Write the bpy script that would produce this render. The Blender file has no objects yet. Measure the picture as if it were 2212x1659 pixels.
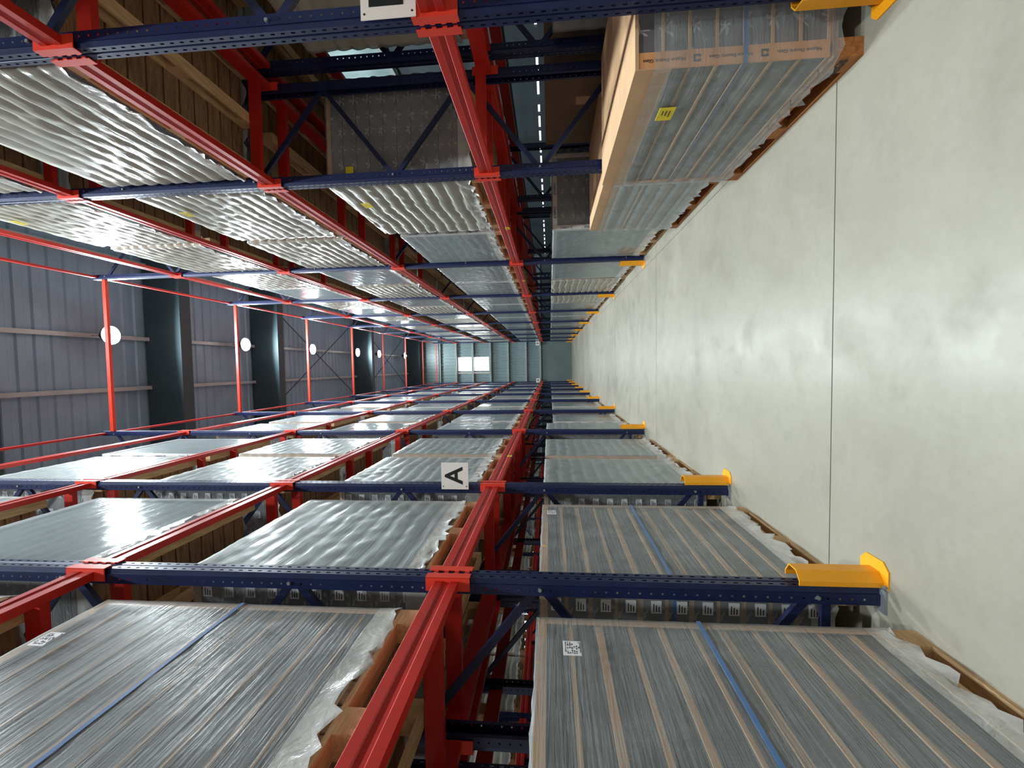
import bpy, math, random
from mathutils import Matrix, Vector
random.seed(7)
S = bpy.context.scene
C = S.collection

# ------------------------------------------------------------------ camera
FPX, YAW, PIT, ROL = 937.3, -.04472, .08532, -.01243
EYE = Vector((0, 0, 1.7))
_f = Vector((math.sin(YAW)*math.cos(PIT), math.cos(YAW)*math.cos(PIT), math.sin(PIT)))
_r = Vector((math.cos(YAW), -math.sin(YAW), 0))
_u = _r.cross(_f)
_c, _s = math.cos(ROL), math.sin(ROL)
RT = _c*_r + _s*_u
UP = -_s*_r + _c*_u
cam = bpy.data.cameras.new('camera')
co = bpy.data.objects.new('camera', cam)
C.objects.link(co)
cx, cy_, cz = -UP, RT, -_f                       # the phone was held on its side: world up points to image left
M = Matrix(((cx.x, cy_.x, cz.x, EYE.x), (cx.y, cy_.y, cz.y, EYE.y), (cx.z, cy_.z, cz.z, EYE.z), (0, 0, 0, 1)))
co.matrix_world = M
cam.sensor_fit = 'HORIZONTAL'
cam.sensor_width = 36
cam.lens = FPX/2212*36
cam.shift_x = -2.14/2212
cam.shift_y = 3.77/2212
cam.clip_start = .05
cam.clip_end = 200
S.camera = co

# ------------------------------------------------------------------ world, view, lights
S.view_settings.view_transform = 'Standard'
S.view_settings.look = 'None'
S.view_settings.gamma = 1
S.view_settings.use_curve_mapping = False
S.view_settings.exposure = 0.08
W = bpy.data.worlds.new('world')
S.world = W
W.use_nodes = True
W.node_tree.nodes['Background'].inputs[0].default_value = (1, .95, .86, 1)
W.node_tree.nodes['Background'].inputs[1].default_value = .5
LAMP_W = 500
LAMP_XY = [(.9, y) for y in (-4, .6, 5.1, 9.55, 14.15, 18.4, 22.9, 25.9, 30.7)]
SIDE_LAMP_XY = [(-5.0, y) for y in (3, 10, 17, 25)] + [(6.2, y) for y in (1.5, 8, 16, 25)]
LAMP_Z = 12.1


def add_lamp_light(x, y, z, w):
    L = bpy.data.lights.new('lamp_light', 'AREA')
    L.shape = 'DISK'
    L.size = .42
    L.energy = w
    L.color = (.84, .96, 1)
    L.spread = math.radians(165)
    o = bpy.data.objects.new('lamp_light', L)
    C.objects.link(o)
    o.location = (x, y, z)
    return o


# ------------------------------------------------------------------ materials
def lin(c):
    return tuple((v/255/12.92 if v/255 <= .04045 else ((v/255+.055)/1.055)**2.4) for v in c)


class NT:
    def __init__(s, name):
        s.m = bpy.data.materials.new(name)
        s.m.use_nodes = True
        s.t = s.m.node_tree
        s.b = s.t.nodes['Principled BSDF']
        s.o = s.t.nodes['Material Output']

    def n(s, typ, **k):
        q = s.t.nodes.new(typ)
        for a, v in k.items():
            setattr(q, a, v)
        return q

    def l(s, a, b):
        s.t.links.new(a, b)

    def math(s, op, a, b=None, c=None):
        q = s.n('ShaderNodeMath', operation=op)
        for i, v in enumerate((a, b, c)):
            if v is None:
                continue
            if hasattr(v, 'is_linked') or hasattr(v, 'links'):
                s.l(v, q.inputs[i])
            else:
                q.inputs[i].default_value = v
        return q.outputs[0]

    def noise(s, scale, detail=3, vec=(1, 1, 1), rough=.5, dist=0):
        tc = s.n('ShaderNodeTexCoord')
        mp = s.n('ShaderNodeMapping')
        mp.inputs['Scale'].default_value = vec
        s.l(tc.outputs['Object'], mp.inputs[0])
        q = s.n('ShaderNodeTexNoise')
        q.inputs['Scale'].default_value = scale
        q.inputs['Detail'].default_value = detail
        q.inputs['Roughness'].default_value = rough
        q.inputs['Distortion'].default_value = dist
        s.l(mp.outputs[0], q.inputs['Vector'])
        return q.outputs[0]

    def ramp(s, fac, stops):
        q = s.n('ShaderNodeValToRGB')
        e = q.color_ramp.elements
        while len(e) < len(stops):
            e.new(.5)
        for i, (p, c) in enumerate(stops):
            e[i].position = p
            e[i].color = (*c, 1) if len(c) == 3 else c
        s.l(fac, q.inputs[0])
        return q.outputs[0]

    def mix(s, fac, a, b):
        q = s.n('ShaderNodeMix', data_type='RGBA')
        for v, i in ((fac, 0), (a, 6), (b, 7)):
            if hasattr(v, 'links'):
                s.l(v, q.inputs[i])
            else:
                q.inputs[i].default_value = v if i == 0 else (*v, 1)
        return q.outputs[2]

    def bump(s, h, strength=.3, dist=.01):
        q = s.n('ShaderNodeBump')
        q.inputs['Strength'].default_value = strength
        q.inputs['Distance'].default_value = dist
        s.l(h, q.inputs['Height'])
        s.l(q.outputs[0], s.b.inputs['Normal'])
        return q.outputs[0]


def flat(name, c, rough=.5, metal=0, var=.12, scale=6, vec=(1, 1, 1), bump=0):
    t = NT(name)
    L = lin(c)
    nz = t.noise(scale, 3, vec)
    col = t.ramp(nz, [(.3, tuple(v*(1-var) for v in L)), (.7, tuple(min(1, v*(1+var)) for v in L))])
    t.l(col, t.b.inputs['Base Color'])
    t.b.inputs['Roughness'].default_value = rough
    t.b.inputs['Metallic'].default_value = metal
    if bump:
        t.bump(nz, bump, .01)
    return t.m


M_RED = flat('red_enamel', (190, 34, 22), .38, 0, .10, 5)
M_REDD = flat('orange_red_enamel', (226, 62, 40), .42, 0, .08, 5)
M_BRACE = flat('navy_enamel', (28, 36, 72), .42, 0, .12, 8)
M_YEL = flat('yellow_enamel', (246, 166, 24), .42, 0, .05, 8)
M_STEEL = flat('galvanised_steel', (170, 176, 178), .4, .7, .1, 12)
M_WHITE = flat('white_plate', (238, 230, 222), .4, 0, .02, 4)
M_BLACK = flat('black_lettering', (18, 20, 22), .5, 0, .05, 4)
M_PAPER = flat('paper_label', (232, 230, 232), .6, 0, .03, 30)
M_INK = flat('dark_ink', (46, 44, 50), .6, 0, .05, 20)
M_NAVYINK = flat('navy_ink', (32, 42, 100), .6, 0, .05, 20)
M_YPAPER = flat('yellow_paper', (236, 214, 44), .6, 0, .05, 20)
M_STRAP = flat('blue_strap', (84, 122, 172), .35, 0, .08, 20)
M_TAN = flat('tan_cardboard', (206, 166, 126), .75, 0, .08, 5)
M_ORTAPE = flat('orange_edge_board', (226, 160, 106), .6, 0, .04, 5)
M_WBOARD = flat('white_edge_board', (236, 222, 216), .45, 0, .03, 5)
M_BROWN = flat('brown_cardboard', (128, 104, 86), .8, 0, .12, 4)
M_DARKST = flat('dark_roof_steel', (52, 72, 78), .6, .1, .12, 2)
M_RAIL = flat('pale_steel_rail', (166, 176, 176), .5, .2, .08, 3)
M_HOUS = flat('lamp_housing', (60, 62, 66), .4, .6, .1, 8)


def wood(name, a, b, vec):
    t = NT(name)
    nz = t.noise(3, 6, vec, .6, .6)
    t.l(t.ramp(nz, [(.3, lin(a)), (.7, lin(b))]), t.b.inputs['Base Color'])
    t.b.inputs['Roughness'].default_value = .8
    t.bump(nz, .3, .005)
    return t.m


M_WOOD = wood('raw_pallet_wood', (188, 146, 98), (228, 194, 150), (14, 1.6, 14))
M_WOODX = wood('shaded_pallet_wood_boards', (104, 76, 54), (158, 122, 88), (1.6, 9, 14))  # deck boards: the shade under the pallets is put into this darker wood
M_WOODD = wood('dark_pallet_wood', (140, 82, 38), (190, 124, 66), (14, 1.6, 14))


def blue_perf():
    # rack post enamel pierced by slots (front) and round holes (flanks): the holes are see-through
    t = NT('navy_perforated_enamel')
    L = lin((26, 36, 76))
    nz = t.noise(7, 3)
    t.l(t.ramp(nz, [(.3, tuple(v*.85 for v in L)), (.7, tuple(v*1.15 for v in L))]), t.b.inputs['Base Color'])
    t.b.inputs['Roughness'].default_value = .36
    t.b.inputs['Metallic'].default_value = .15
    tc = t.n('ShaderNodeTexCoord')
    sp = t.n('ShaderNodeSeparateXYZ')
    t.l(tc.outputs['Object'], sp.inputs[0])
    x, y, z = sp.outputs
    # slots: |y| close to .022, staggered
    sg = t.math('MULTIPLY', t.math('GREATER_THAN', y, 0.0), .03)
    zz = t.math('ABSOLUTE', t.math('SUBTRACT', t.math('FRACT', t.math('DIVIDE', t.math('ADD', z, sg), .06)), .5))
    a = t.math('LESS_THAN', zz, .2)
    yy = t.math('LESS_THAN', t.math('ABSOLUTE', t.math('SUBTRACT', t.math('ABSOLUTE', y), .028)), .0055)
    fx = t.math('LESS_THAN', x, .012)
    slot = t.math('MULTIPLY', t.math('MULTIPLY', a, yy), fx)
    # round holes on the flanks at x=.058
    zf = t.math('MULTIPLY', t.math('SUBTRACT', t.math('FRACT', t.math('DIVIDE', z, .06)), .5), .06)
    dx = t.math('SUBTRACT', x, .058)
    d2 = t.math('ADD', t.math('MULTIPLY', zf, zf), t.math('MULTIPLY', dx, dx))
    hole = t.math('LESS_THAN', d2, .000036)
    m = t.math('MAXIMUM', slot, hole)
    tr = t.n('ShaderNodeBsdfTransparent')
    mx = t.n('ShaderNodeMixShader')
    t.l(m, mx.inputs[0])
    t.l(t.b.outputs[0], mx.inputs[1])
    t.l(tr.outputs[0], mx.inputs[2])
    t.l(mx.outputs[0], t.o.inputs[0])
    return t.m


M_BLUE = blue_perf()


def tube_side():
    # grey plastic-wrapped layers of glass tubes: fine upright corrugation
    t = NT('grey_tube_pack')
    nz = t.noise(2.2, 4, (1, 1, 1))
    ln = t.noise(60, 2, (1, 1, .05))
    c = t.mix(nz, lin((58, 60, 64)), lin((104, 108, 112)))
    c2 = t.mix(t.math('MULTIPLY', ln, .45), c, lin((60, 56, 54)))
    t.l(c2, t.b.inputs['Base Color'])
    t.b.inputs['Roughness'].default_value = .45
    t.bump(ln, .25, .004)
    return t.m


M_TUBE = tube_side()


def tube_end():
    # ends of the shrink-wrapped tube packs with the puckered star of film on each pack
    t = NT('shrink_wrapped_pack_ends')
    tc = t.n('ShaderNodeTexCoord')
    nzv = t.n('ShaderNodeTexNoise')
    nzv.inputs['Scale'].default_value = 7
    t.l(tc.outputs['Object'], nzv.inputs['Vector'])
    sp = t.n('ShaderNodeSeparateXYZ')
    t.l(tc.outputs['Object'], sp.inputs[0])
    sn = t.n('ShaderNodeSeparateColor')
    t.l(nzv.outputs['Color'], sn.inputs[0])
    px = t.math('SUBTRACT', t.math('FRACT', t.math('ADD', t.math('DIVIDE', sp.outputs[0], .17), t.math('MULTIPLY', sn.outputs[0], .9))), .5)
    pz = t.math('SUBTRACT', t.math('FRACT', t.math('ADD', t.math('DIVIDE', sp.outputs[2], .145), t.math('MULTIPLY', sn.outputs[1], .9))), .5)
    r2 = t.math('ADD', t.math('MULTIPLY', px, px), t.math('MULTIPLY', pz, pz))
    r = t.math('SQRT', r2)
    ang = t.math('ARCTAN2', pz, px)
    st = t.math('POWER', t.math('ABSOLUTE', t.math('COSINE', t.math('MULTIPLY', ang, 2.5))), 3)
    lim = t.math('ADD', .04, t.math('MULTIPLY', st, .26))
    star = t.math('LESS_THAN', r, lim)
    n2 = t.noise(14, 3)
    star = t.math('MULTIPLY', star, t.math('GREATER_THAN', n2, .42))
    n3 = t.noise(5, 4)
    base = t.mix(n3, lin((64, 60, 64)), lin((146, 140, 142)))
    c = t.mix(t.math('MULTIPLY', star, .6), base, lin((214, 208, 206)))
    t.l(c, t.b.inputs['Base Color'])
    t.b.inputs['Roughness'].default_value = .35
    t.bump(n2, .4, .01)
    return t.m


M_END = tube_end()


def film(name, op0, op1, col, rough, streak=(1, .35, 9), bs=.35):
    t = NT(name)
    t.b.inputs['Base Color'].default_value = (*lin(col), 1)
    t.b.inputs['Roughness'].default_value = rough
    t.b.inputs['Specular IOR Level'].default_value = .6
    h = t.noise(6, 4, streak, .6, .4)
    t.bump(h, bs, .02)
    nz = t.noise(2.3, 5, (1, 1, 1), .6, 1.2)
    lw = t.n('ShaderNodeLayerWeight')
    lw.inputs[0].default_value = .35
    f = t.math('ADD', t.math('ADD', op0, t.math('MULTIPLY', nz, op1-op0)), t.math('MULTIPLY', lw.outputs[1], .25))
    f = t.math('MINIMUM', f, 1.0)
    tr = t.n('ShaderNodeBsdfTransparent')
    mx = t.n('ShaderNodeMixShader')
    t.l(f, mx.inputs[0])
    t.l(tr.outputs[0], mx.inputs[1])
    t.l(t.b.outputs[0], mx.inputs[2])
    t.l(mx.outputs[0], t.o.inputs[0])
    return t.m


M_FCLEAR = film('clear_stretch_film', .06, .54, (184, 188, 188), .3)
M_FGREY = film('milky_grey_stretch_film', .36, .66, (176, 186, 186), .30, (1, .35, 6), .14)
M_FCREAM = film('cream_stretch_film', .60, .88, (184, 182, 168), .30, (1, .3, 7), .3)
M_FHEM = film('bunched_film_hem', .35, .95, (206, 204, 198), .22, (1, 1, 1), .6)
M_FGLOSS = film('glossy_taut_film', .38, .66, (172, 184, 186), .13, (1, .6, 2), .22)


def concrete():
    t = NT('polished_concrete')
    n1 = t.noise(.45, 6, (1, 1, 1), .6, .5)
    n2 = t.noise(3.0, 5, (1, 1, 1), .6, .4)
    n3 = t.noise(22, 3, (1, 1, 1), .6)
    a = t.ramp(n1, [(.32, lin((134, 128, 114))), (.68, lin((160, 154, 138)))])
    b = t.mix(t.ramp(n2, [(.55, (0, 0, 0)), (.78, (.42, .42, .42))]), a, lin((112, 110, 98)))
    c = t.mix(t.math('MULTIPLY', n3, .14), b, lin((214, 212, 200)))
    t.l(c, t.b.inputs['Base Color'])
    t.l(t.ramp(n2, [(.3, (.28,)*3), (.7, (.5,)*3)]), t.b.inputs['Roughness'])
    t.bump(n3, .06, .003)
    return t.m


M_FLOOR = concrete()
M_JOINT = flat('joint_line', (70, 68, 60), .8)
M_CEIL = flat('roof_deck_sheet', (132, 160, 178), .5, .15, .1, 1.2)
M_ENDW = flat('wall_sheet', (128, 148, 150), .42, .25, .06, .8)
M_CONCW = flat('concrete_wall', (104, 116, 116), .8, 0, .08, 1)
M_SIDEW = flat('side_wall_sheet', (176, 200, 200), .5, .1, .05, 1)
M_SIDED = flat('shaded_side_wall', (60, 70, 74), .7, .1, .1, 1)  # shade of the unlit side wall is put into this dark colour


def emis(name, c, s):
    t = NT(name)
    t.b.inputs['Base Color'].default_value = (.8, .8, .8, 1)
    t.b.inputs['Emission Color'].default_value = (*c, 1)
    t.b.inputs['Emission Strength'].default_value = s
    return t.m


M_SKY = emis('daylit_pane', (.92, .97, 1), 6)
M_SKYS = emis('daylit_side_pane', (.75, .87, 1), 2.2)
M_LENS = emis('lamp_lens', (.9, .97, 1), 60)


# ------------------------------------------------------------------ mesh helpers
class MB:
    def __init__(s):
        s.v, s.f, s.m = [], [], []

    def box(s, x0, x1, y0, y1, z0, z1, m=0):
        b = len(s.v)
        s.v += [(x0, y0, z0), (x1, y0, z0), (x1, y1, z0), (x0, y1, z0), (x0, y0, z1), (x1, y0, z1), (x1, y1, z1), (x0, y1, z1)]
        for q in ((0, 3, 2, 1), (4, 5, 6, 7), (0, 1, 5, 4), (1, 2, 6, 5), (2, 3, 7, 6), (3, 0, 4, 7)):
            s.f.append(tuple(b+i for i in q))
            s.m.append(m)
        return s

    def prism(s, pts, axis, a, b, m=0):
        """extrude a closed 2-D outline along an axis ('x','y','z')"""
        n = len(pts)
        k = len(s.v)
        for h in (a, b):
            for p, q in pts:
                s.v.append({'x': (h, p, q), 'y': (p, h, q), 'z': (p, q, h)}[axis])
        s.f.append(tuple(range(k, k+n))[::-1])
        s.f.append(tuple(range(k+n, k+2*n)))
        for i in range(n):
            j = (i+1) % n
            s.f.append((k+i, k+j, k+n+j, k+n+i))
        s.m += [m]*(n+2)
        return s

    def strip(s, pts, axis, a, b, m=0):
        """open sheet: an outline extruded, no caps"""
        n = len(pts)
        k = len(s.v)
        for h in (a, b):
            for p, q in pts:
                s.v.append({'x': (h, p, q), 'y': (p, h, q), 'z': (p, q, h)}[axis])
        for i in range(n-1):
            s.f.append((k+i, k+i+1, k+n+i+1, k+n+i))
            s.m.append(m)
        return s

    def bar(s, p, q, w, h, m=0):
        p, q = Vector(p), Vector(q)
        d = (q-p).normalized()
        up = Vector((0, 1, 0)) if abs(d.y) < .9 else Vector((0, 0, 1))
        a = d.cross(up).normalized()
        b = d.cross(a).normalized()
        k = len(s.v)
        for e in (p, q):
            for i, j in ((-1, -1), (1, -1), (1, 1), (-1, 1)):
                s.v.append(tuple(e+a*w/2*i+b*h/2*j))
        for f in ((0, 3, 2, 1), (4, 5, 6, 7), (0, 1, 5, 4), (1, 2, 6, 5), (2, 3, 7, 6), (3, 0, 4, 7)):
            s.f.append(tuple(k+i for i in f))
            s.m.append(m)
        return s

    def cyl(s, c, r0, r1, z0, z1, n=20, m=0):
        k = len(s.v)
        for r, z in ((r0, z0), (r1, z1)):
            for i in range(n):
                a = 2*math.pi*i/n
                s.v.append((c[0]+r*math.cos(a), c[1]+r*math.sin(a), z))
        s.f.append(tuple(range(k, k+n))[::-1])
        s.f.append(tuple(range(k+n, k+2*n)))
        for i in range(n):
            j = (i+1) % n
            s.f.append((k+i, k+j, k+n+j, k+n+i))
        s.m += [m]*(n+2)
        return s

    def mesh(s, name, mats, smooth=False):
        me = bpy.data.meshes.new(name)
        me.from_pydata(s.v, [], s.f)
        for m in (mats if isinstance(mats, (list, tuple)) else [mats]):
            me.materials.append(m)
        me.polygons.foreach_set('material_index', s.m)
        if smooth:
            me.polygons.foreach_set('use_smooth', [True]*len(s.f))
        me.validate()
        me.update()
        return me


def link(name, data, parent=None, loc=(0, 0, 0), rz=0):
    o = bpy.data.objects.new(name, data)
    C.objects.link(o)
    o.location = loc
    o.rotation_euler = (0, 0, rz)
    if parent:
        o.parent = parent
    return o


def tag(o, label, cat, group=None):
    o['label'] = label
    o['category'] = cat
    o['kind'] = 'thing'
    if group:
        o['group'] = group
    return o


def struct(name, data, loc=(0, 0, 0), rz=0):
    o = link(name, data, None, loc, rz)
    o['kind'] = 'structure'
    return o


def copy_tree(o, parent=None):
    c = o.copy()
    C.objects.link(c)
    c.parent = parent
    for ch in list(o.children):
        copy_tree(ch, c)
    return c


TXT = {}


def text_mesh(body, size, mat, bold=.0):
    k = (body, size, mat.name)
    if k not in TXT:
        cu = bpy.data.curves.new('lettering', 'FONT')
        cu.body = body
        cu.size = size
        cu.extrude = .0006
        cu.offset = bold
        cu.align_x = 'CENTER'
        cu.align_y = 'CENTER'
        cu.materials.append(mat)
        o = bpy.data.objects.new('lettering', cu)
        C.objects.link(o)
        bpy.context.view_layer.update()
        me = bpy.data.meshes.new_from_object(o.evaluated_get(bpy.context.evaluated_depsgraph_get()))
        bpy.data.objects.remove(o)
        TXT[k] = me
    return TXT[k]


def text_on(parent, body, size, loc, read, top, mat, bold=0, name='lettering'):
    """lettering lying in the plane of `read` (reading direction) and `top` (towards the letters' tops)"""
    r, t = Vector(read), Vector(top)
    n = r.cross(t)
    o = link(name, text_mesh(body, size, mat, bold), parent)
    o.matrix_local = Matrix(((r.x, t.x, n.x, loc[0]), (r.y, t.y, n.y, loc[1]), (r.z, t.z, n.z, loc[2]), (0, 0, 0, 1)))
    return o


ORD = ['nearest', 'second', 'third', 'fourth', 'fifth', 'sixth', 'seventh', 'eighth', 'ninth', 'tenth', 'eleventh', 'twelfth',
       'thirteenth', 'fourteenth', 'fifteenth', 'sixteenth', 'seventeenth', 'eighteenth', 'nineteenth', 'twentieth']

# ------------------------------------------------------------------ layout
YF = [2.40, 4.32] + [8.04+3.62*i for i in range(8)]     # rack frames seen; the last stands before the end wall
YM1 = -1.35                                             # frame beside and behind the camera
XL, XR = -1.18, 1.86
LEV = [2.36, 4.58, 6.82, 9.04]                          # tops of the beams
TIE = 10.67
YW = 33.75
PI = math.pi

# ------------------------------------------------------------------ room shell
XWL, XWR, Y0 = -13.0, 8.6, -9.0
struct('floor', MB().box(XWL, XWR, Y0, YW+.3, -.2, 0).mesh('floor', M_FLOOR))
jm = MB()
jm.box(XWL, XWR, 2.775, 2.781, -.001, .0012)
for y in (7.13, 11.5, 15.9, 20.3, 24.7, 29.1):
    jm.box(XWL, XWR, y-.002, y+.002, -.001, .0012)
struct('trim_1', jm.mesh('floor_joints', M_JOINT))
# long line beside the right rack
struct('trim_2', MB().box(1.712, 1.717, 4.2, YW, -.001, .0012).mesh('floor_joint_long', M_JOINT))


def corr(a, b, pitch, depth):
    """trapezoid sheet profile from a to b -> list of (pos, offset)"""
    p = []
    t = a
    while t < b:
        p += [(t, 0), (t+pitch*.45, 0), (t+pitch*.55, depth), (t+pitch*.9, depth)]
        t += pitch
    p.append((min(t, b+pitch), 0))
    return p


# roof: sheet deck, ribs running across the aisle
ce = MB()
ce.strip([(y, 12.75+d) for y, d in corr(Y0, YW+.3, .33, .035)], 'x', XWL, XWR)
struct('ceiling', ce.mesh('roof_deck', M_CEIL))
# end wall: low concrete wall, upright ribbed sheet above
struct('wall_end', MB().box(XWL, XWR, YW, YW+.25, 0, 2.36).mesh('wall_end', M_CONCW))
ew = MB()
wx0, wx1, wz0, wz1 = -.30, .78, 6.45, 8.92
prof = corr(XWL, XWR, .25, -.04)
ew.strip([(x, YW+.14+d) for x, d in prof], 'z', 2.36, wz0-.02)
ew.strip([(x, YW+.14+d) for x, d in prof], 'z', wz1+.02, 12.9)
ew.strip([(x, YW+.14+d) for x, d in corr(XWL, wx0-.3, .25, -.04)], 'z', wz0-.02, wz1+.02)
ew.strip([(x, YW+.14+d) for x, d in corr(wx1+.02, XWR, .25, -.04)], 'z', wz0-.02, wz1+.02)
ew.box(wx0-.12, wx0+.01, YW+.1, YW+.18, wz0-.02, wz1+.02)
o = struct('wall_end.001', ew.mesh('wall_end_sheet', M_ENDW))
k = 3
for z in (2.44, 3.55, 4.95, 6.33, 7.72, 9.05, 10.35):
    gm = MB()
    gm.prism([(YW+.10, z-.07), (YW-.14, z-.07), (YW-.14, z-.02), (YW-.12, z-.05), (YW-.12, z+.05), (YW-.14, z+.02), (YW-.14, z+.07), (YW+.10, z+.07)], 'x', XWL, XWR)
    struct('trim_%d' % k, gm.mesh('wall_girt', M_RAIL))
    k += 1
# windows of the end wall
for i, (z0, z1) in enumerate(((wz0, 7.64), (7.78, wz1))):
    w = struct('window_%d' % (i+1), MB().box(wx0, wx1, YW+.12, YW+.14, z0, z1).mesh('daylit_pane', M_SKY))
    fr = MB()
    for a in (z0, z1):
        fr.box(wx0-.03, wx1+.03, YW+.05, YW+.15, a-.025, a+.025)
    for a in (wx0, wx1, wx0+.22, wx1-.2):
        fr.box(a-.012, a+.012, YW+.07, YW+.15, z0, z1)
    link('window_frame', fr.mesh('window_frame', M_RAIL), w)
# side walls
sw = MB()
sw.strip([(XWR+.02+d, y) for y, d in corr(Y0, YW+.3, .33, .05)], 'z', 6.0, 12.9)
struct('wall_right', MB().box(XWR, XWR+.2, Y0, YW+.3, 0, 1.92).box(XWR, XWR+.2, Y0, YW+.3, 1.99, 6.0).mesh('wall_right', M_SIDED))
struct('wall_right.001', sw.mesh('wall_right_sheet', M_SIDEW))
rail = MB()
for z in (3.0, 6.1, 9.0):
    rail.box(XWR-.14, XWR, Y0, YW, z-.07, z+.07)
struct('trim_%d' % k, rail.mesh('side_rails', M_RAIL)); k += 1
w = struct('window_3', MB().box(XWR+.08, XWR+.1, Y0, YW, 1.92, 1.99).mesh('strip_window', M_SKYS))
mu = MB()
for i in range(44):
    mu.box(XWR+.0, XWR+.08, Y0+.5+i*.95, Y0+.5+i*.95+(.12 if i % 3 else .42), 1.92, 1.99)
link('window_frame', mu.mesh('window_frame', M_SIDED), w)
struct('wall_left', MB().box(XWL-.2, XWL, Y0, YW+.3, 0, 3.02).box(XWL-.2, XWL, Y0, YW+.3, 3.55, 12.9).mesh('wall_left', M_SIDED))
struct('window_4', MB().box(XWL-.1, XWL-.08, Y0, YW, 3.02, 3.55).mesh('strip_window', M_SKYS))
# roof girders crossing the aisle, purlins and bracing rods
for y in (2.3, 6.7, 11.05, 15.3, 23.8, 32.8):
    struct('trim_%d' % k, MB().box(XWL, XWR, y, y+.36, 11.7, 12.74).mesh('roof_girder', M_DARKST)); k += 1
for x in (-5.0, -.42, .9, 2.9, 6.2):
    pm = MB()
    pm.prism([(x-.05, 12.62), (x+.05, 12.62), (x+.05, 12.66), (x+.02, 12.66), (x+.02, 12.74), (x-.02, 12.74), (x-.02, 12.66), (x-.05, 12.66)], 'y', Y0, YW)
    struct('trim_%d' % k, pm.mesh('roof_purlin', M_RAIL)); k += 1
for y0, y1 in ((16.0, 23.4), (24.2, 32.2)):
    struct('trim_%d' % k, MB().bar((-1.5, y0, 12.5), (2.6, y1, 12.5), .03, .03).bar((2.6, y0, 12.5), (-1.5, y1, 12.5), .03, .03).mesh('brace_rods', M_DARKST)); k += 1

# ------------------------------------------------------------------ roof lamps
lm_h = MB().cyl((0, 0), .23, .2, .03, .1).cyl((0, 0), .12, .08, .1, .26).mesh('housing', M_HOUS)
lm_l = MB().cyl((0, 0), .21, .22, .0, .03).mesh('lens', M_LENS)
lm_r = MB().box(-.01, .01, -.01, .01, .26, 12.62-LAMP_Z).mesh('hanger', M_STEEL)
for i, (x, y) in enumerate(LAMP_XY+SIDE_LAMP_XY):
    r = link('high_bay_lamp', None, None, (x, y, LAMP_Z))
    where = 'over the middle aisle' if i < len(LAMP_XY) else ('over the aisle behind the left rack' if x < 0 else 'over the aisle behind the right rack')
    j = i if i < len(LAMP_XY) else (i-len(LAMP_XY)) % 4
    tag(r, 'round white roof lamp %s, %s along the row' % (where, ORD[j].replace('nearest', 'first')), 'ceiling lamp', 'lamps %s' % where)
    link('housing', lm_h, r)
    link('lens', lm_l, r)
    link('hanger', lm_r, r)
    add_lamp_light(x, y, LAMP_Z-.02, LAMP_W*(1 if y < 17 else .6) if i < len(LAMP_XY) else LAMP_W*.22)

# ------------------------------------------------------------------ rack frames
# local frame of a post: x 0 (aisle face) .. .09, y -.06..+.06
PH = 10.75


def post_mesh(h):
    # open omega section: pierced front, two stepped flanks
    o = [(.088, .035), (.088, .058), (.03, .058), (.03, .05), (.0, .046), (.0, .008), (.01, .004), (.01, -.004), (.0, -.008),
         (.0, -.046), (.03, -.05), (.03, -.058), (.088, -.058), (.088, -.035)]
    return MB().strip(o, 'z', .012, h).mesh('upright_post', M_BLUE)


POST = post_mesh(PH)
BASE = MB().box(-.005, .12, -.09, .09, 0, .012).mesh('base_plate', M_STEEL)
BOLT = MB().cyl((0, 0), .011, .011, .012, .03, 6).mesh('bolt', M_STEEL)
D = .92                                                  # depth between the front faces of the two posts
BRs = {}
for kx in range(7):
    za, zb = .32+1.45*kx, 1.045+1.45*kx
    BRs[kx] = (MB().bar((.05, 0, za), (D+.04, 0, zb), .045, .03).mesh('brace', M_BRACE), MB().bar((D+.04, .0, zb), (.05, .0, za+1.45), .045, .03).mesh('brace', M_BRACE))
HB = MB().bar((.05, 0, .25), (D+.04, 0, .25), .045, .03).mesh('brace', M_BRACE)
BB = MB().prism([(.011*math.cos(a*PI/3), .011*math.sin(a*PI/3)) for a in range(6)], 'y', -.07, .07).mesh('brace_bolt', M_STEEL)


def frame_proto():
    r = link('rack_ladder', None)
    a = link('upright_post', POST, r)
    link('base_plate', BASE, a)
    b = link('upright_post', POST, r, (D+.088, 0, 0), PI)
    link('base_plate', BASE, b)
    for kx in range(7):
        link('brace', BRs[kx][0], r)
        link('brace', BRs[kx][1], r)
    link('brace', HB, r)
    return r


fp = frame_proto()
first = [True]


def put_frame(x, y, rz, label, group, bolts=False):
    o = fp if first[0] else copy_tree(fp)
    first[0] = False
    o.location = (x, y, 0)
    o.rotation_euler.z = rz
    tag(o, label, 'rack frame', group)
    if bolts:
        for kx in range(8):
            link('brace_bolt', BB, o, (.052, 0, .32+1.45*kx))
    return o


# ------------------------------------------------------------------ beams
BH = .135
CACHE = {}


def beam_mesh(L):
    k = ('b', round(L, 3))
    if k not in CACHE:
        # stepped box section, x 0.. .05, top at z 0
        o = [(0, -BH), (.05, -BH), (.05, -.03), (.05, 0), (.03, 0), (.026, -.006), (.022, 0), (.004, 0), (0, -.004), (0, -.045), (.006, -.05), (.006, -.088), (0, -.093)]
        CACHE[k] = MB().prism([(p, q) for p, q in o], 'y', -L/2, L/2).mesh('pallet_beam', M_RED)
    return CACHE[k]


# connector plate wraps the post corner: plate beside the post and a hooked plate on its face
CONN = MB().box(-.006, .07, 0, .006, -.20, .05)
CONN.box(-.009, -.003, -.045, .006, -.20, .05)
for q in range(4):
    CONN.box(-.009, .004, -.052, -.045, -.185+q*.06, -.16+q*.06)
CONN = CONN.mesh('beam_connector', M_REDD)
CLIP = MB().box(-.014, -.008, .012, .045, -.05, -.01).mesh('locking_clip', M_REDD)


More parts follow.
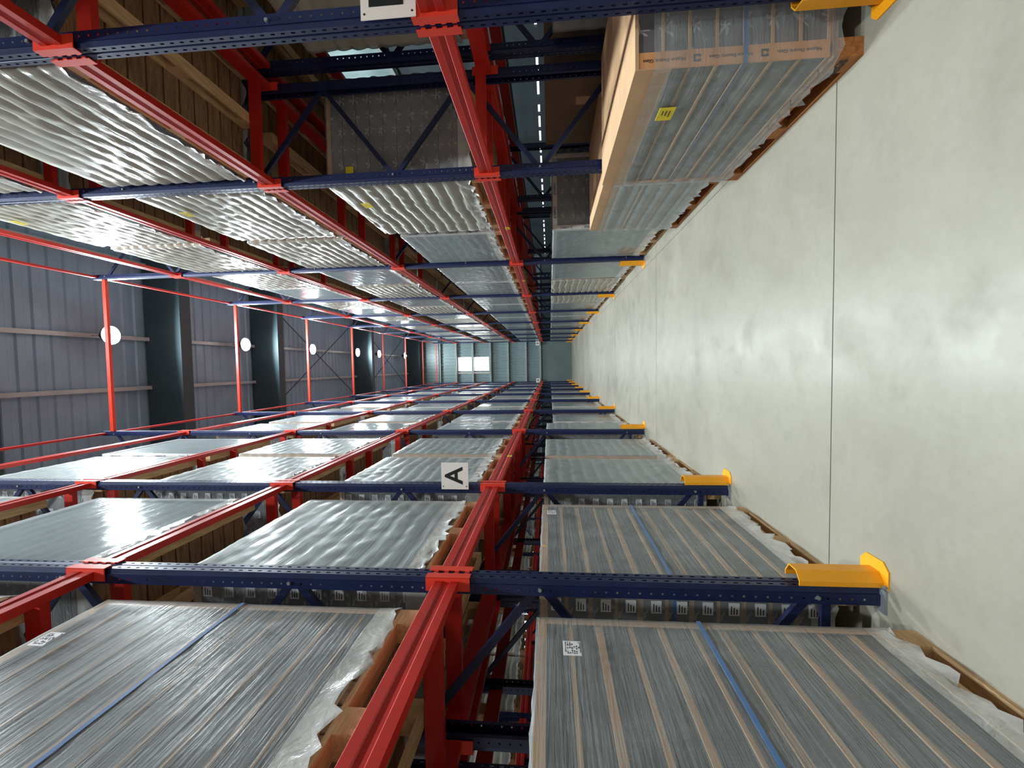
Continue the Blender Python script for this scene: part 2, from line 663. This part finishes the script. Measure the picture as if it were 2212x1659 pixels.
def conn_mirror():
    m = MB().box(-.006, .07, -.006, 0, -.20, .05)
    m.box(-.009, -.003, -.006, .045, -.20, .05)
    for q in range(4):
        m.box(-.009, .004, .045, .052, -.185+q*.06, -.16+q*.06)
    return m.mesh('beam_connector', M_REDD)


CONNM = conn_mirror()


def put_beam(x, y0, y1, z, rz, label, group, light=False):
    """beam between frames at y0,y1 ; x = aisle plane of the posts ; rz 0: faces -x, pi: faces +x"""
    a, b = y0+.066, y1-.066
    L = b-a
    s = 1 if rz == 0 else -1
    r = link('pallet_beam', beam_mesh(L), None, (x+s*.012, (a+b)/2, z), rz)
    tag(r, label, 'rack beam', group)
    if not light:
        link('beam_connector', CONN, r, (-.012, -L/2-.003, 0))
        link('beam_connector', CONNM, r, (-.012, L/2+.003, 0))
    return r


LN = ['first', 'second', 'third', 'fourth']
YA = [YM1]+YF


def build_rack(xf, rz, side, frames, levels, ties=True, light=False, guards=True):
    s = 1 if rz == 0 else -1
    for i in frames:
        y = YA[i]
        if i == 0:
            lab = 'tall navy perforated rack frame of %s, beside the camera' % side
        else:
            lab = 'navy perforated rack frame with zigzag braces, %s ahead in %s' % (ORD[i-1], side)
        put_frame(xf, y, rz, lab, 'navy frames of %s' % side, i in (1, 2, 3) and side in ('rack A', 'rack B'))
    fr = sorted(frames)
    for bi in range(len(fr)-1):
        y0, y1 = YA[fr[bi]], YA[fr[bi+1]]
        for li in levels:
            for rear in (0, 1):
                x = xf+s*(rear*(D+.088))
                rr = rz if not rear else (PI-rz)
                put_beam(x, y0, y1, LEV[li], rr, 'red %s beam, %s level, %s bay of %s' % ('rear' if rear else 'aisle-side', LN[li], ORD[bi].replace('nearest', 'first'), side), 'red beams of %s' % side, light)
        if ties:
            for rear in (0, 1):
                x = xf+s*(.045+rear*D)
                t = link('top_tie', MB().box(-.02, .02, -(y1-y0)/2+.06, (y1-y0)/2-.06, -.03, .03).mesh('top_tie', M_RED), None, (x, (y0+y1)/2, TIE))
                tag(t, 'thin red %s tie along the top, %s bay of %s' % ('rear' if rear else 'aisle-side', ORD[bi].replace('nearest', 'first'), side), 'tie bar', 'thin red ties on top of %s' % side)


build_rack(XL, PI, 'rack A', range(0, 11), range(4))
build_rack(XR, 0, 'rack B', range(0, 11), range(4))
build_rack(3.0, 0, 'the rack behind rack B', range(0, 8), range(4), ties=False, light=True)
build_rack(XL-D-.088-.16, PI, 'the rack behind rack A', range(0, 8), range(4), ties=False, light=True)
build_rack(-6.7, PI, 'the far rack past rack A', range(1, 11), range(2), ties=False, light=True)

# portal ties across the aisle
for i in range(1, 11):
    if i < 3:
        continue
    t = link('portal_tie', MB().box(XL+.0, XR-.0, -.03, .03, -.03, .04).mesh('portal_tie', M_REDD), None, (0, YA[i], TIE-.13))
    tag(t, 'orange-red bar spanning the aisle between the rack tops, %s ahead' % ORD[i-3], 'cross tie', 'bars spanning the aisle')

# cross bars under the pallets
XB = MB().box(.055, D+.03, -.025, .025, -.10, -.004).mesh('pallet_support', M_RED)


def put_bars(xf, rz, side, li, ys):
    for j, y in enumerate(ys):
        t = link('pallet_support', XB, None, (xf, y, LEV[li]), rz)
        tag(t, 'red cross bar under the pallets, %s level, %s along %s' % (LN[li], ORD[j].replace('nearest', 'first'), side), 'support bar', 'red pallet supports of %s' % side)


SUP = [1.0, 2.1, 2.56, 4.12, 4.56, 5.85, 6.5, 7.80, 8.3, 9.5]
for li in (0, 1, 2):
    put_bars(XR, 0, 'rack B', li, SUP)
    put_bars(XL, PI, 'rack A', li, SUP)

# ------------------------------------------------------------------ yellow guards at the posts
GT = [(.06, .074), (.035, .074), (-.01, .038), (-.012, -.03), (.035, -.066), (.06, -.066)]
GI = [(.06, .068), (.037, .068), (-.004, .034), (-.006, -.027), (.037, -.060), (.06, -.060)]
GUARD = MB().prism(GT+GI[::-1], 'z', .008, .42).mesh('post_guard', M_YEL, False)
GBASE = MB().prism([(-.07, -.06), (-.03, -.10), (.062, -.10), (.062, .10), (-.03, .10), (-.07, .06)], 'z', 0, .008).mesh('guard_base', M_YEL)


def put_guard(x, y, rz, lab, grp):
    s = 1 if rz == 0 else -1
    g = link('post_guard', GUARD, None, (x-s*.075, y, 0), rz)
    tag(g, lab, 'post guard', grp)
    link('guard_base', GBASE, g)
    for a in (-.09, .09):
        link('bolt', BOLT, g, (.05, a, -.004))


for i, y in enumerate(YF):
    put_guard(XL, y, PI, 'yellow steel guard at the foot of a rack A post, %s ahead' % ORD[i], 'yellow guards of rack A')
    if i != 1:
        put_guard(XR+(.03 if i == 0 else 0), y, 0, 'yellow steel guard at the foot of a rack B post, %s ahead' % ORD[i if i == 0 else i-1], 'yellow guards of rack B')

# ------------------------------------------------------------------ pallet loads
DX, WY = 1.10, 1.66                 # footprint: depth into the rack, length along the aisle
LH = .1455                          # one layer of tube packs
PHT = .15                           # pallet height


def pallet_mesh(wood_m, woodx, full, dx=DX-.05, wy=WY-.02):
    m = MB()
    n = 11
    for i in range(n):              # deck boards run into the rack
        y = -wy/2+i*(wy/n)
        m.box(-dx/2, dx/2, y+.004, y+wy/n-.012, PHT-.022, PHT, 1)
    for x in (-dx/2, -.05, dx/2-.1):
        m.box(x, x+.1, -wy/2, wy/2, PHT-.044, PHT-.022, 0)
        m.box(x, x+.1, -wy/2, wy/2, 0, .02, 0)
    if full:
        for x in (-dx/2, -.05, dx/2-.1):
            for y in (-wy/2, -.07, wy/2-.14):
                m.box(x, x+.1, y, y+.14, .02, PHT-.044, 0)
    return m.mesh('pallet', [wood_m, woodx])


BLOCK = MB().box(-.05, .05, -.07, .07, .02, PHT-.044).mesh('block', M_WOOD)
PAL_A = pallet_mesh(M_WOOD, M_WOODX, False)
PAL_B = pallet_mesh(M_WOOD, M_WOODX, True)
PAL_D = pallet_mesh(M_WOODD, M_WOODX, True)

TRAY = {}


def tray_mesh(tan, th=.027):
    k = 'tray%d_%.3f' % (tan, th)
    if k not in TRAY:
        m = MB()
        x0, x1, y0, y1 = -DX/2+.03, DX/2-.03, -WY/2+.03, WY/2-.03
        m.box(x0+.006, x1-.006, y0+.004, y1-.004, .026*0+th-.001 if tan else .006, LH-.001, 0)
        # end faces carry the shrink stars
        for i, f in enumerate(m.f[-6:]):
            pass
        m.m[-4] = 1
        m.m[-2] = 1
        if tan:
            m.box(x0, x1, y0, y1, 0, th, 2)
        else:
            m.box(x0+.02, x1-.02, y0+.02, y1-.02, 0, .007, 2)
        TRAY[k] = m.mesh('tube_tray', [M_TUBE, M_END, M_TAN])
    return TRAY[k]


def stack_mesh(nl, tan):
    k = ('s', nl, tan)
    if k not in TRAY:
        m = MB()
        x0, x1, y0, y1 = -DX/2+.03, DX/2-.03, -WY/2+.03, WY/2-.03
        for i in range(nl):
            z = PHT+.002+i*LH
            m.box(x0+.006, x1-.006, y0+.004, y1-.004, z+.012, z+LH-.001, 0)
            m.m[-4] = 1
            m.m[-2] = 1
            m.box(x0+(0 if tan else .012), x1-(0 if tan else .012), y0+(0 if tan else .012), y1-(0 if tan else .012), z, z+.0125, 2)
        TRAY[k] = m.mesh('tube_stack', [M_TUBE, M_END, M_TAN])
    return TRAY[k]


def vnoise(seed):
    r = random.Random(seed)
    ph = [(r.uniform(0, 6.28), r.uniform(.7, 1.4), r.uniform(0, 6.28)) for _ in range(5)]

    def f(a, b):
        return sum(math.sin(a*(1.3*i+1)*k+p+math.sin(b*(i+1)*.9+q)*1.6) for i, (p, k, q) in enumerate(ph))/5
    return f


def film_mesh(kind, nl, seed):
    """loose stretch film around the stack: fold lines at the layers, wrinkled hem over the pallet"""
    ztop = PHT+nl*LH+.032
    fn, fn2 = vnoise(seed), vnoise(seed+50)
    rnd = random.Random(seed)
    hx, hy = DX/2-.018, WY/2-.018
    loop = []
    nf, ne = 30, 18
    for i in range(nf):
        loop.append((-hx, hy-2*hy*i/nf, -1, 0))
    for i in range(ne):
        loop.append((-hx+2*hx*i/ne, -hy, 0, -1))
    for i in range(8):
        loop.append((hx, -hy+2*hy*i/8, 1, 0))
    for i in range(ne):
        loop.append((hx-2*hx*i/ne, hy, 0, 1))
    n = len(loop)
    per = 7 if kind != 'clear' else 4
    zb = PHT-.03
    hem = [0, .02, .04, .07, .10]
    zs = [zb+h for h in hem]
    z = zb+.12
    dz = LH/per
    while z < ztop-.01:
        zs.append(z)
        z += dz
    zs.append(ztop)
    fold = {'clear': .004, 'grey': .009, 'cream': .026, 'gloss': .003}[kind]
    wr = {'clear': .004, 'grey': .006, 'cream': .008, 'gloss': .003}[kind]
    m = MB()
    hemj = [rnd.uniform(-.03, .03) for _ in range(n)]
    for a, zz in enumerate(zs):
        for i, (x, y, nx, ny) in enumerate(loop):
            s = i*.35
            corner = 1-min(1, min(abs(abs(x)-hx), 9)+min(abs(abs(y)-hy), 9))
            sag = .012*math.sin(s*.9+seed)+.008*fn(s*.3, zz)
            t = ((zz-PHT+sag) / LH) % 1
            # each layer billows, pinched in at its foot: shingled look
            bul = fold*((t**.6)*(1-t)**.25*1.4-.15)
            d = bul+wr*fn(s*.8, zz*7)
            if zz < zb+.11:
                u = (zb+.11-zz)/.11
                d += .016*u*fn2(s*2.4, 3)+.014*u+.01*rnd.uniform(-1, 1)*u
            z2 = zz
            if a < 3:
                z2 += hemj[i]*(1-a/3)
            if a == len(zs)-1:
                z2 += .006*fn(s, 1)
            m.v.append((x+nx*d, y+ny*d, z2))
    for a in range(len(zs)-1):
        for i in range(n):
            j = (i+1) % n
            m.f.append((a*n+i, a*n+j, (a+1)*n+j, (a+1)*n+i))
            m.m.append(2 if a < 5 else (1 if loop[i][3] else 0))
    # top sheet
    k = len(m.v)
    m.v.append((0, 0, ztop+.004))
    b = (len(zs)-1)*n
    for i in range(n):
        m.f.append((b+i, b+(i+1) % n, k))
        m.m.append(0)
    return m.mesh('stretch_film', [{'clear': M_FCLEAR, 'grey': M_FGREY, 'cream': M_FCREAM, 'gloss': M_FGLOSS}[kind], M_FCLEAR, M_FHEM], True)


LABEL_END = MB().box(0, .075, -.003, 0, 0, .06).mesh('paper_label', M_PAPER)
LABEL_ROWS = MB()
for r_ in range(3):
    LABEL_ROWS.box(.008, .04+.008*r_, -.0036, -.003, .012+r_*.015, .018+r_*.015)
LABEL_ROWS = LABEL_ROWS.mesh('print', M_INK)
LAB_F = MB().box(-.003, 0, -.055, .055, 0, .078).mesh('paper_label', M_PAPER)
_lf = MB()
_rr = random.Random(3)
for r_ in range(7):
    y = -.046
    while y < .044:
        w_ = _rr.uniform(.003, .012)
        if _rr.random() < .62 and y+w_ < .047:
            _lf.box(-.0038, -.003, y, y+w_, .008+r_*.0095, .012+r_*.0095)
        y += w_+_rr.uniform(.002, .008)
_lf.box(-.0038, -.003, -.046, .036, .0035, .0055)
LAB_FP = _lf.mesh('print', M_INK)
YLAB = MB().box(-.004, 0, -.07, .07, 0, .10).mesh('yellow_label', M_YPAPER)
YLABE = MB().box(0, .10, -.004, 0, 0, .08).mesh('yellow_label', M_YPAPER)


def edge_boards(nl, mat, w=.06, top=True):
    """angle boards on the four upright edges and around the top"""
    k = ('e', nl, mat.name, w)
    if k in TRAY:
        return TRAY[k]
    z0, z1 = PHT+.01, PHT+nl*LH+.02
    x, y = DX/2-.024, WY/2-.024
    out = []
    for sx, sy in ((-1, -1), (-1, 1), (1, -1), (1, 1)):
        m = MB()
        ax = sorted((sx*x, sx*(x-w)))
        ay = sorted((sy*y, sy*(y+.003)))
        m.box(ax[0], ax[1], ay[0], ay[1], z0, z1)
        ay = sorted((sy*y, sy*(y-w)))
        ax = sorted((sx*x, sx*(x+.003)))
        m.box(ax[0], ax[1], ay[0], ay[1], z0, z1)
        out.append(m.mesh('edge_board', mat))
    t = MB()
    for sx in (-1, 1):
        a = sorted((sx*x, sx*(x+.0045)))
        t.box(a[0], a[1], -y, y, z1-w*.9, z1+.004)
    for sy in (-1, 1):
        a = sorted((sy*y, sy*(y+.0045)))
        t.box(-x, x, a[0], a[1], z1-w*.9, z1+.004)
    t.box(-x, x, -y, y, z1-.016, z1)
    out.append(t.mesh('top_board', mat))
    TRAY[k] = out
    return out


def disc_logo(r, mat):
    k = ('logo', r)
    if k not in TRAY:
        m = MB()
        for i in (-1.5, -.5, .5, 1.5):       # four slanted bars clipped by a circle
            c = i*r*.5
            h = math.sqrt(max(0, r*r-c*c))*.86
            w_ = r*.14
            ca, sa = math.cos(.9), math.sin(.9)
            pts = [(c-w_, -h), (c+w_, -h), (c+w_, h), (c-w_, h)]
            m.prism([(p*ca-q*sa, p*sa+q*ca) for p, q in pts], 'z', -.0006, .0006)
        TRAY[k] = m.mesh('round_logo', mat)
    return TRAY[k]


def logo_on(parent, me, loc, read, top):
    r, t = Vector(read), Vector(top)
    n = r.cross(t)
    o = link('logo', me, parent)
    o.matrix_local = Matrix(((r.x, t.x, n.x, loc[0]), (r.y, t.y, n.y, loc[1]), (r.z, t.z, n.z, loc[2]), (0, 0, 0, 1)))
    return o


FILMS = {}
TH = [(.012, .008, .015, .010), (.028, .022, .033, .018)]


def build_load(kind, nl, lod, seed=0):
    """kind: clear / grey / cream / gloss.  local -x faces the aisle (right rack); turned by pi for the left rack"""
    r = link('wrapped_pallet', None)
    p = link('pallet', PAL_A if lod == 0 else PAL_B, r)
    if lod == 0:
        for x in (-DX/2+.075, 0, DX/2-.075):
            for y in (-WY/2+.08, 0, WY/2-.08):
                link('block', BLOCK, p, (x, y, 0))
    tan = 1 if kind == 'clear' else 0
    if lod == 0:
        for i in range(nl):
            link('tube_tray', tray_mesh(tan, TH[seed % 2][(i*5+seed) % 4]), r, (0, 0, PHT+.002+i*LH))
    else:
        link('tube_stack', stack_mesh(nl, tan), r)
    bm = M_WBOARD if kind == 'gloss' else M_TAN
    eb = edge_boards(nl, bm, .06 if kind == 'gloss' else .045)
    for q, me in enumerate(eb[:4]):
        e = link('edge_board', me, r)
        if kind == 'gloss' and lod <= 1 and q < 2:
            sy = -1 if q == 0 else 1
            yf = sy*(WY/2-.018)
            n_ = 4
            for a in range(n_):
                z = PHT+.22+a*(nl*LH-.25)/(n_-.4)
                # printed on the end face, reading upwards
                text_on(e, 'NIPRO', .042, (-DX/2+.052, yf+sy*-.0, z+.09), (0, 0, 1), (sy*1.0, 0, 0), M_NAVYINK, .001)
                logo_on(e, disc_logo(.02, M_NAVYINK), (-DX/2+.052, yf, z), (0, 0, 1), (sy*1.0, 0, 0))
    t = link('top_board', eb[4], r)
    if kind == 'gloss' and lod == 0:
        for sy in (-1, 1):
            yf = sy*(WY/2-.017)
            for a in range(3):
                x = -DX/2+.2+a*.33
                xx = x if sy < 0 else -x
                text_on(t, 'NIPRO', .042, (xx+(.09 if sy < 0 else -.09), yf, PHT+nl*LH-.006), (-sy, 0, 0), (0, 0, 1), M_NAVYINK, .001)
                logo_on(t, disc_logo(.02, M_NAVYINK), (xx, yf, PHT+nl*LH-.006), (-sy, 0, 0), (0, 0, 1))
    if kind in ('clear',):
        z = PHT+nl*LH*.52
        s_ = MB()
        x, y = DX/2-.014, WY/2-.016
        s_.box(-x-.002, -x, -y, y, z, z+.02)
        s_.box(x, x+.002, -y, y, z, z+.02)
        s_.box(-x, x, -y-.002, -y, z, z+.02)
        s_.box(-x, x, y, y+.002, z, z+.02)
        link('strap', s_.mesh('strap', M_STRAP), r)
    if kind in ('clear', 'grey') and lod == 0:
        for i in range(nl):
            for sy in (-1, 1):
                q = link('paper_label', LABEL_END, r, (-DX/2+(.13 if sy < 0 else .205), sy*(WY/2-.015), PHT+i*LH+.045), 0 if sy < 0 else PI)
                link('print', LABEL_ROWS, q)
                q = link('paper_label', LABEL_END, r, (-DX/2+(.33 if sy < 0 else .405), sy*(WY/2-.015), PHT+i*LH+.045), 0 if sy < 0 else PI)
                link('print', LABEL_ROWS, q)
    kf = (kind, nl, seed % 3)
    if kf not in FILMS:
        FILMS[kf] = film_mesh(kind, nl, seed % 3+nl)
    link('stretch_film', FILMS[kf], r)
    return r


PROTO = {}
LOOK = {'clear': 'grey tube pallet with tan layer strips', 'grey': 'milky-wrapped grey tube pallet',
        'cream': 'rippled cream-wrapped tube pallet', 'gloss': 'glossy tube pallet with white edge boards'}


def put_load(kind, nl, x_front, yc, z, side, label, group, lod=0, seed=0, sy=1):
    k = (kind, nl, lod, seed % 6)
    if k in PROTO:
        o = copy_tree(PROTO[k])
    else:
        o = build_load(kind, nl, lod, seed)
        PROTO[k] = o
    s = 1 if side == 'R' else -1
    o.location = (x_front+s*DX/2, yc, z)
    o.rotation_euler.z = 0 if side == 'R' else PI
    o.scale = (1, sy, 1)
    tag(o, label, 'wrapped pallet', group)
    return o


LV = ['on the floor', 'on first level', 'on second level', 'on third level']
# y centres of the loads; index 0 is the one beside the camera
YC = [1.24, 3.36, 5.27, 7.09]
for i in range(2, 9):
    YC += [YF[i]+.93, YF[i]+2.69]
# left rack: shorter loads
YCA = [1.44, 3.235, 5.19, 6.78]
for i in range(2, 9):
    YCA += [YF[i]+.86, YF[i]+2.52]
for li in range(4):
    z = 0 if li == 0 else LEV[li-1]
    for j, yc in enumerate(YCA):
        if li == 0:
            kind = ['clear', 'clear', 'cream', 'cream', 'grey', 'gloss'][j] if j < 6 else ('gloss' if j % 2 else 'grey')
            nl = 11 if j < 5 else 10
            kind = 'grey' if j in (2, 3) else kind
        elif li == 1:
            kind = ['clear', 'grey', 'grey', 'grey', 'gloss'][j] if j < 5 else ('gloss' if j % 3 else 'grey')
            nl = 11 if j == 0 else 10
        else:
            kind = 'grey' if (j+li) % 3 else 'gloss'
            nl = 11 if j % 3 == 0 else 10
        if li == 3 and j > 9 and j % 3 == 0:
            continue
        lod = 0 if j < 4 else (1 if j < 8 else 2)
        o = put_load(kind, nl, XL-.05-(.02 if li == 0 else .0), yc, z, 'L',
                 '%s %s of rack A, %s along' % (LOOK[kind], LV[li], ORD[j].replace('nearest', 'first')), 'pallets %s of rack A' % LV[li], lod, j if li or j > 1 else 1+2*j, .86)
        for key, (yw, zw) in {(0, 0): (1.86, 1.62), (0, 1): (3.63, 1.70), (1, 0): (1.75, 4.02)}.items():
            if key == (li, j):
                q = link('paper_label', LAB_F, o, (-DX/2-.012, (yc-yw)/.86, zw-z-.04))
                q['label'] = 'white printed label on the aisle side'
                link('print', LAB_FP, q)
# right rack
for li in range(4):
    z = 0 if li == 0 else LEV[li-1]
    for j, yc in enumerate(YC):
        if li == 0 and j < 3:
            continue
        if li == 1 and j < 2:
            continue
        if li == 0:
            kind = {3: 'gloss', 4: 'gloss', 5: 'cream', 6: 'cream'}.get(j, 'gloss')
            nl = 10
        elif li == 1:
            kind = 'cream' if j == 2 else 'gloss'
            nl = 10 if j == 2 else 9
        else:
            kind = {2: 'cream', 3: 'cream', 1: 'cream', 0: 'cream'}.get(j, 'gloss' if (j+li) % 2 == 0 else 'cream')
            nl = 10
        lod = 0 if j < 4 else (1 if j < 8 else 2)
        o = put_load(kind, nl, XR+.04, yc, z, 'R',
                 '%s %s of rack B, %s along' % (LOOK[kind], LV[li], ORD[j].replace('nearest', 'first')), 'pallets %s of rack B' % LV[li], lod, j)
        if li > 0 and j in (1, 2):
            q = link('yellow_label', YLAB, o, (-DX/2-.022, -.34, 1.36))
            q['label'] = 'yellow label on the aisle side'
        if li == 1 and j == 2:
            q = link('yellow_label', YLABE, o, (-DX/2+.09, -WY/2-.012, 1.34))
            q['label'] = 'yellow label on the near end'

# racks behind
SB = 'the rack behind rack B'
for li, js in ((0, (1, 4, 5)), (1, (1, 3, 5)), (2, (0, 1, 2, 3, 4)), (3, (0, 1, 2, 3))):
    z = 0 if li == 0 else LEV[li-1]
    for j in js:
        kind = 'cream' if li else 'grey'
        put_load(kind, 10, 3.06, YC[j], z, 'R', '%s %s of %s, %s along' % (LOOK[kind], LV[li], SB, ORD[j].replace('nearest', 'first')), 'pallets of '+SB, 1, j)
SB = 'the rack behind rack A'
XB2 = XL-D-.088-.16
for li in (0, 1):
    z = 0 if li == 0 else LEV[li-1]
    for j in range(1, 9):
        put_load('grey', 10, XB2-.06, YC[j], z, 'L', '%s %s of %s, %s along' % (LOOK['grey'], LV[li], SB, ORD[j].replace('nearest', 'first')), 'pallets of '+SB, 1, j)
SB = 'the far rack past rack A'
for j in range(2, 16):
    if j in (6, 9):
        continue
    put_load('cream', 9, -6.75, YC[j], LEV[0], 'L', '%s %s of %s, %s along' % (LOOK['cream'], LV[1], SB, ORD[j].replace('nearest', 'first')), 'pallets of '+SB, 1, j)


# ------------------------------------------------------------------ the two low loads standing out into the aisle on the right
def low_load(x0, x1, y0, y1, top, nl, label, detail):
    r = link('wrapped_pallet', None, None, ((x0+x1)/2, (y0+y1)/2, 0))
    tag(r, label, 'wrapped pallet', 'low pallets standing out from the right rack')
    dx, wy = x1-x0, y1-y0
    link('pallet', pallet_mesh(M_WOODD, M_WOODX, True, dx, wy), r)
    h = (top-PHT-.02)/nl
    ti = MB()
    for i in range(nl):
        m = MB()
        z = PHT+.002+i*h
        m.box(-dx/2+.03, dx/2-.03, -wy/2+.03, wy/2-.03, z+.016, z+h-.001, 0)
        m.m[-4] = 1
        m.m[-2] = 1
        m.box(-dx/2+.024, dx/2-.024, -wy/2+.024, wy/2-.024, z, z+.0165, 2)
        link('tube_tray', m.mesh('tube_tray', [M_TUBE, M_END, M_TAN]), r)
    # cardboard lid folded over the long sides
    lid = MB().box(-dx/2+.012, dx/2-.012, -wy/2+.012, wy/2-.012, top-.02, top)
    lid.box(-dx/2+.012, -dx/2+.018, -wy/2+.012, wy/2-.012, top-.20, top-.02)
    lid.box(dx/2-.018, dx/2-.012, -wy/2+.012, wy/2-.012, top-.20, top-.02)
    link('cardboard_lid', lid.mesh('cardboard_lid', M_TAN), r)
    e = None
    for sx in (-1, 1):
        m = MB()
        a = sorted((sx*(dx/2-.016), sx*(dx/2-.11)))
        m.box(a[0], a[1], -wy/2+.018, -wy/2+.024, PHT+.01, top-.02)
        m.box(a[0], a[1], wy/2-.024, wy/2-.018, PHT+.01, top-.02)
        o = link('edge_board', m.mesh('edge_board', M_ORTAPE), r)
        o['label'] = 'orange edge board'
        if sx < 0:
            e = o
    if detail:
        for z in (.30, .66, 1.02):
            text_on(e, 'Nippon Electric Glass', .0265, (-dx/2+.062, -wy/2+.0165, z+.02), (0, 0, 1), (-1, 0, 0), M_INK, 0)
            lg = MB().prism([(-.02, -.02), (.02, -.02), (.02, .02), (-.02, .02), (-.02, .004), (-.008, .004), (-.008, .01), (.01, .01), (.01, -.01), (-.008, -.01), (-.008, -.004), (-.02, -.004)], 'z', -.0006, .0006)
            logo_on(e, lg.mesh('square_logo', M_INK), (-dx/2+.062, -wy/2+.0165, z-.16), (0, 0, 1), (-1, 0, 0))
        z = PHT+(top-PHT)*.42
        x, y = dx/2-.01, wy/2-.012
        link('strap', MB().box(-x-.002, -x, -y, y, z, z+.024).box(x, x+.002, -y, y, z, z+.024).box(-x, x, -y-.002, -y, z, z+.024).box(-x, x, y, y+.002, z, z+.024).mesh('strap', M_STRAP), r)
        q = link('yellow_label', YLAB, r, (-dx/2-.012, -wy/2+.42, top-.32))
        q['label'] = 'yellow printed label'
        pr_ = MB()
        for a in range(3):
            pr_.box(-.0046, -.004, -.04, .03-.012*a, .025+.022*a, .032+.022*a)
        link('print', pr_.mesh('print', M_INK), q)
        text_on(r, 'NEGS', .06, (-dx/2-.002, -wy/2+.1, .075), (0, -1, 0), (0, 0, 1), M_INK, .001, 'stencil')
    # film around
    m = MB()
    fn = vnoise(17+nl)
    hx, hy = dx/2-.004, wy/2-.004
    loop = []
    for i in range(40):
        loop.append((-hx, hy-2*hy*i/40, -1, 0))
    for i in range(24):
        loop.append((-hx+2*hx*i/24, -hy, 0, -1))
    for i in range(8):
        loop.append((hx, -hy+2*hy*i/8, 1, 0))
    for i in range(16):
        loop.append((hx-2*hx*i/16, hy, 0, 1))
    n = len(loop)
    rnd = random.Random(5+nl)
    hj = [.03*fn(i*.5, 2)+rnd.uniform(-.025, .025) for i in range(n)]
    nz = 44
    for a in range(nz+1):
        z = PHT-.03+(top-.10-PHT+.03)*a/nz
        for i, (x, y, nx, ny) in enumerate(loop):
            d = .005*fn(i*.3, z*5)+.004
            t = ((z-PHT) / h) % 1
            d += .008*math.sin(PI*t)
            if a < 4:
                d += .02*(1-a/4)*abs(fn(i*.9, 1))+.012*(1-a/4)
            zz = z+(hj[i]*(1-a/4) if a < 4 else 0)
            m.v.append((x+nx*d, y+ny*d, zz))
    for a in range(nz):
        for i in range(n):
            j = (i+1) % n
            m.f.append((a*n+i, a*n+j, (a+1)*n+j, (a+1)*n+i))
            m.m.append(0)
    link('stretch_film', m.mesh('stretch_film', M_FCLEAR if detail else M_FGREY, True), r)
    return r


low_load(1.64, 2.80, 2.56, 4.14, 1.20, 7, 'low tube pallet with tan cardboard lid and yellow label, nearest on the right', True)
b2 = low_load(1.80, 2.92, 4.46, 6.02, 1.14, 7, 'low film-wrapped pallet with tan lid, standing past the one with the yellow label', False)
for i in range(6):
    q = link('yellow_label', YLABE, b2, (-.45+i*.16, -.78+.008, .93))
    q['label'] = 'yellow label on the near end'
# brown carton on the floor behind the right rack
r = link('carton_load', None, None, (3.62, 5.42, 0))
tag(r, 'plain dark brown carton stack on the floor behind the right rack', 'carton')
link('pallet', PAL_D, r)
link('carton', MB().box(-.54, .54, -.8, .8, PHT, 1.72).mesh('carton', M_BROWN), r)
link('label_patch', MB().box(-.544, -.54, -.25, -.1, 1.2, 1.36).mesh('label_patch', M_TAN), r)

# ------------------------------------------------------------------ signs
def sign(letter, x0, y, z0, w, h, tsize, label, holes, dx=0):
    r = link('rack_sign', MB().box(0, w, 0, .004, 0, h).mesh('sign_plate', M_WHITE), None, (x0, y, z0))
    tag(r, label, 'sign', None)
    text_on(r, letter, tsize, (w/2+.003+dx, -.001, h/2), (1, 0, 0), (0, 0, 1), M_BLACK, .004*tsize/.2)
    for hz in (.02, h-.02):
        m = MB()
        m.prism([(holes+.006*math.cos(a*PI/5), hz+.006*math.sin(a*PI/5)) for a in range(10)], 'y', -.001, .005)
        link('fixing_hole', m.mesh('fixing_hole', M_BLACK), r)
    return r


sign('A', -1.222, 4.235, 2.525, .27, .275, .25, 'square white sign with black letter A on a rack A post', .03)
sign('B', 1.852, 2.32, 2.38, .31, .30, .26, 'large white sign with black letter B on the nearest rack B post', .03, -.035)
sign('A', -1.24, 33.27, 2.46, .3, .3, .25, 'small distant white A sign on the last rack A post', .03)
sign('B', 1.58, 33.27, 2.46, .3, .3, .25, 'small distant white B sign on the last rack B post', .03)
# yellow marker on the right first-level beam
for (x, y, z, sd, lab) in ((XR+.011, 5.95, 2.25, 0, 'small yellow marker on the first right beam, third bay'),
                           (XR+.011, 9.6, 2.25, 0, 'small yellow marker on the first right beam, fourth bay'),
                           (XL-.011, 5.7, 2.25, 1, 'small yellow marker on the first left beam')):
    q = link('beam_marker', MB().box(-.003, 0, -.04, .04, -.03, .03).mesh('beam_marker', M_YPAPER), None, (x, y, z), PI*sd)
    tag(q, lab, 'marker')
    link('print', MB().box(-.0036, -.003, -.012, .012, -.012, .012).mesh('print', M_INK), q)
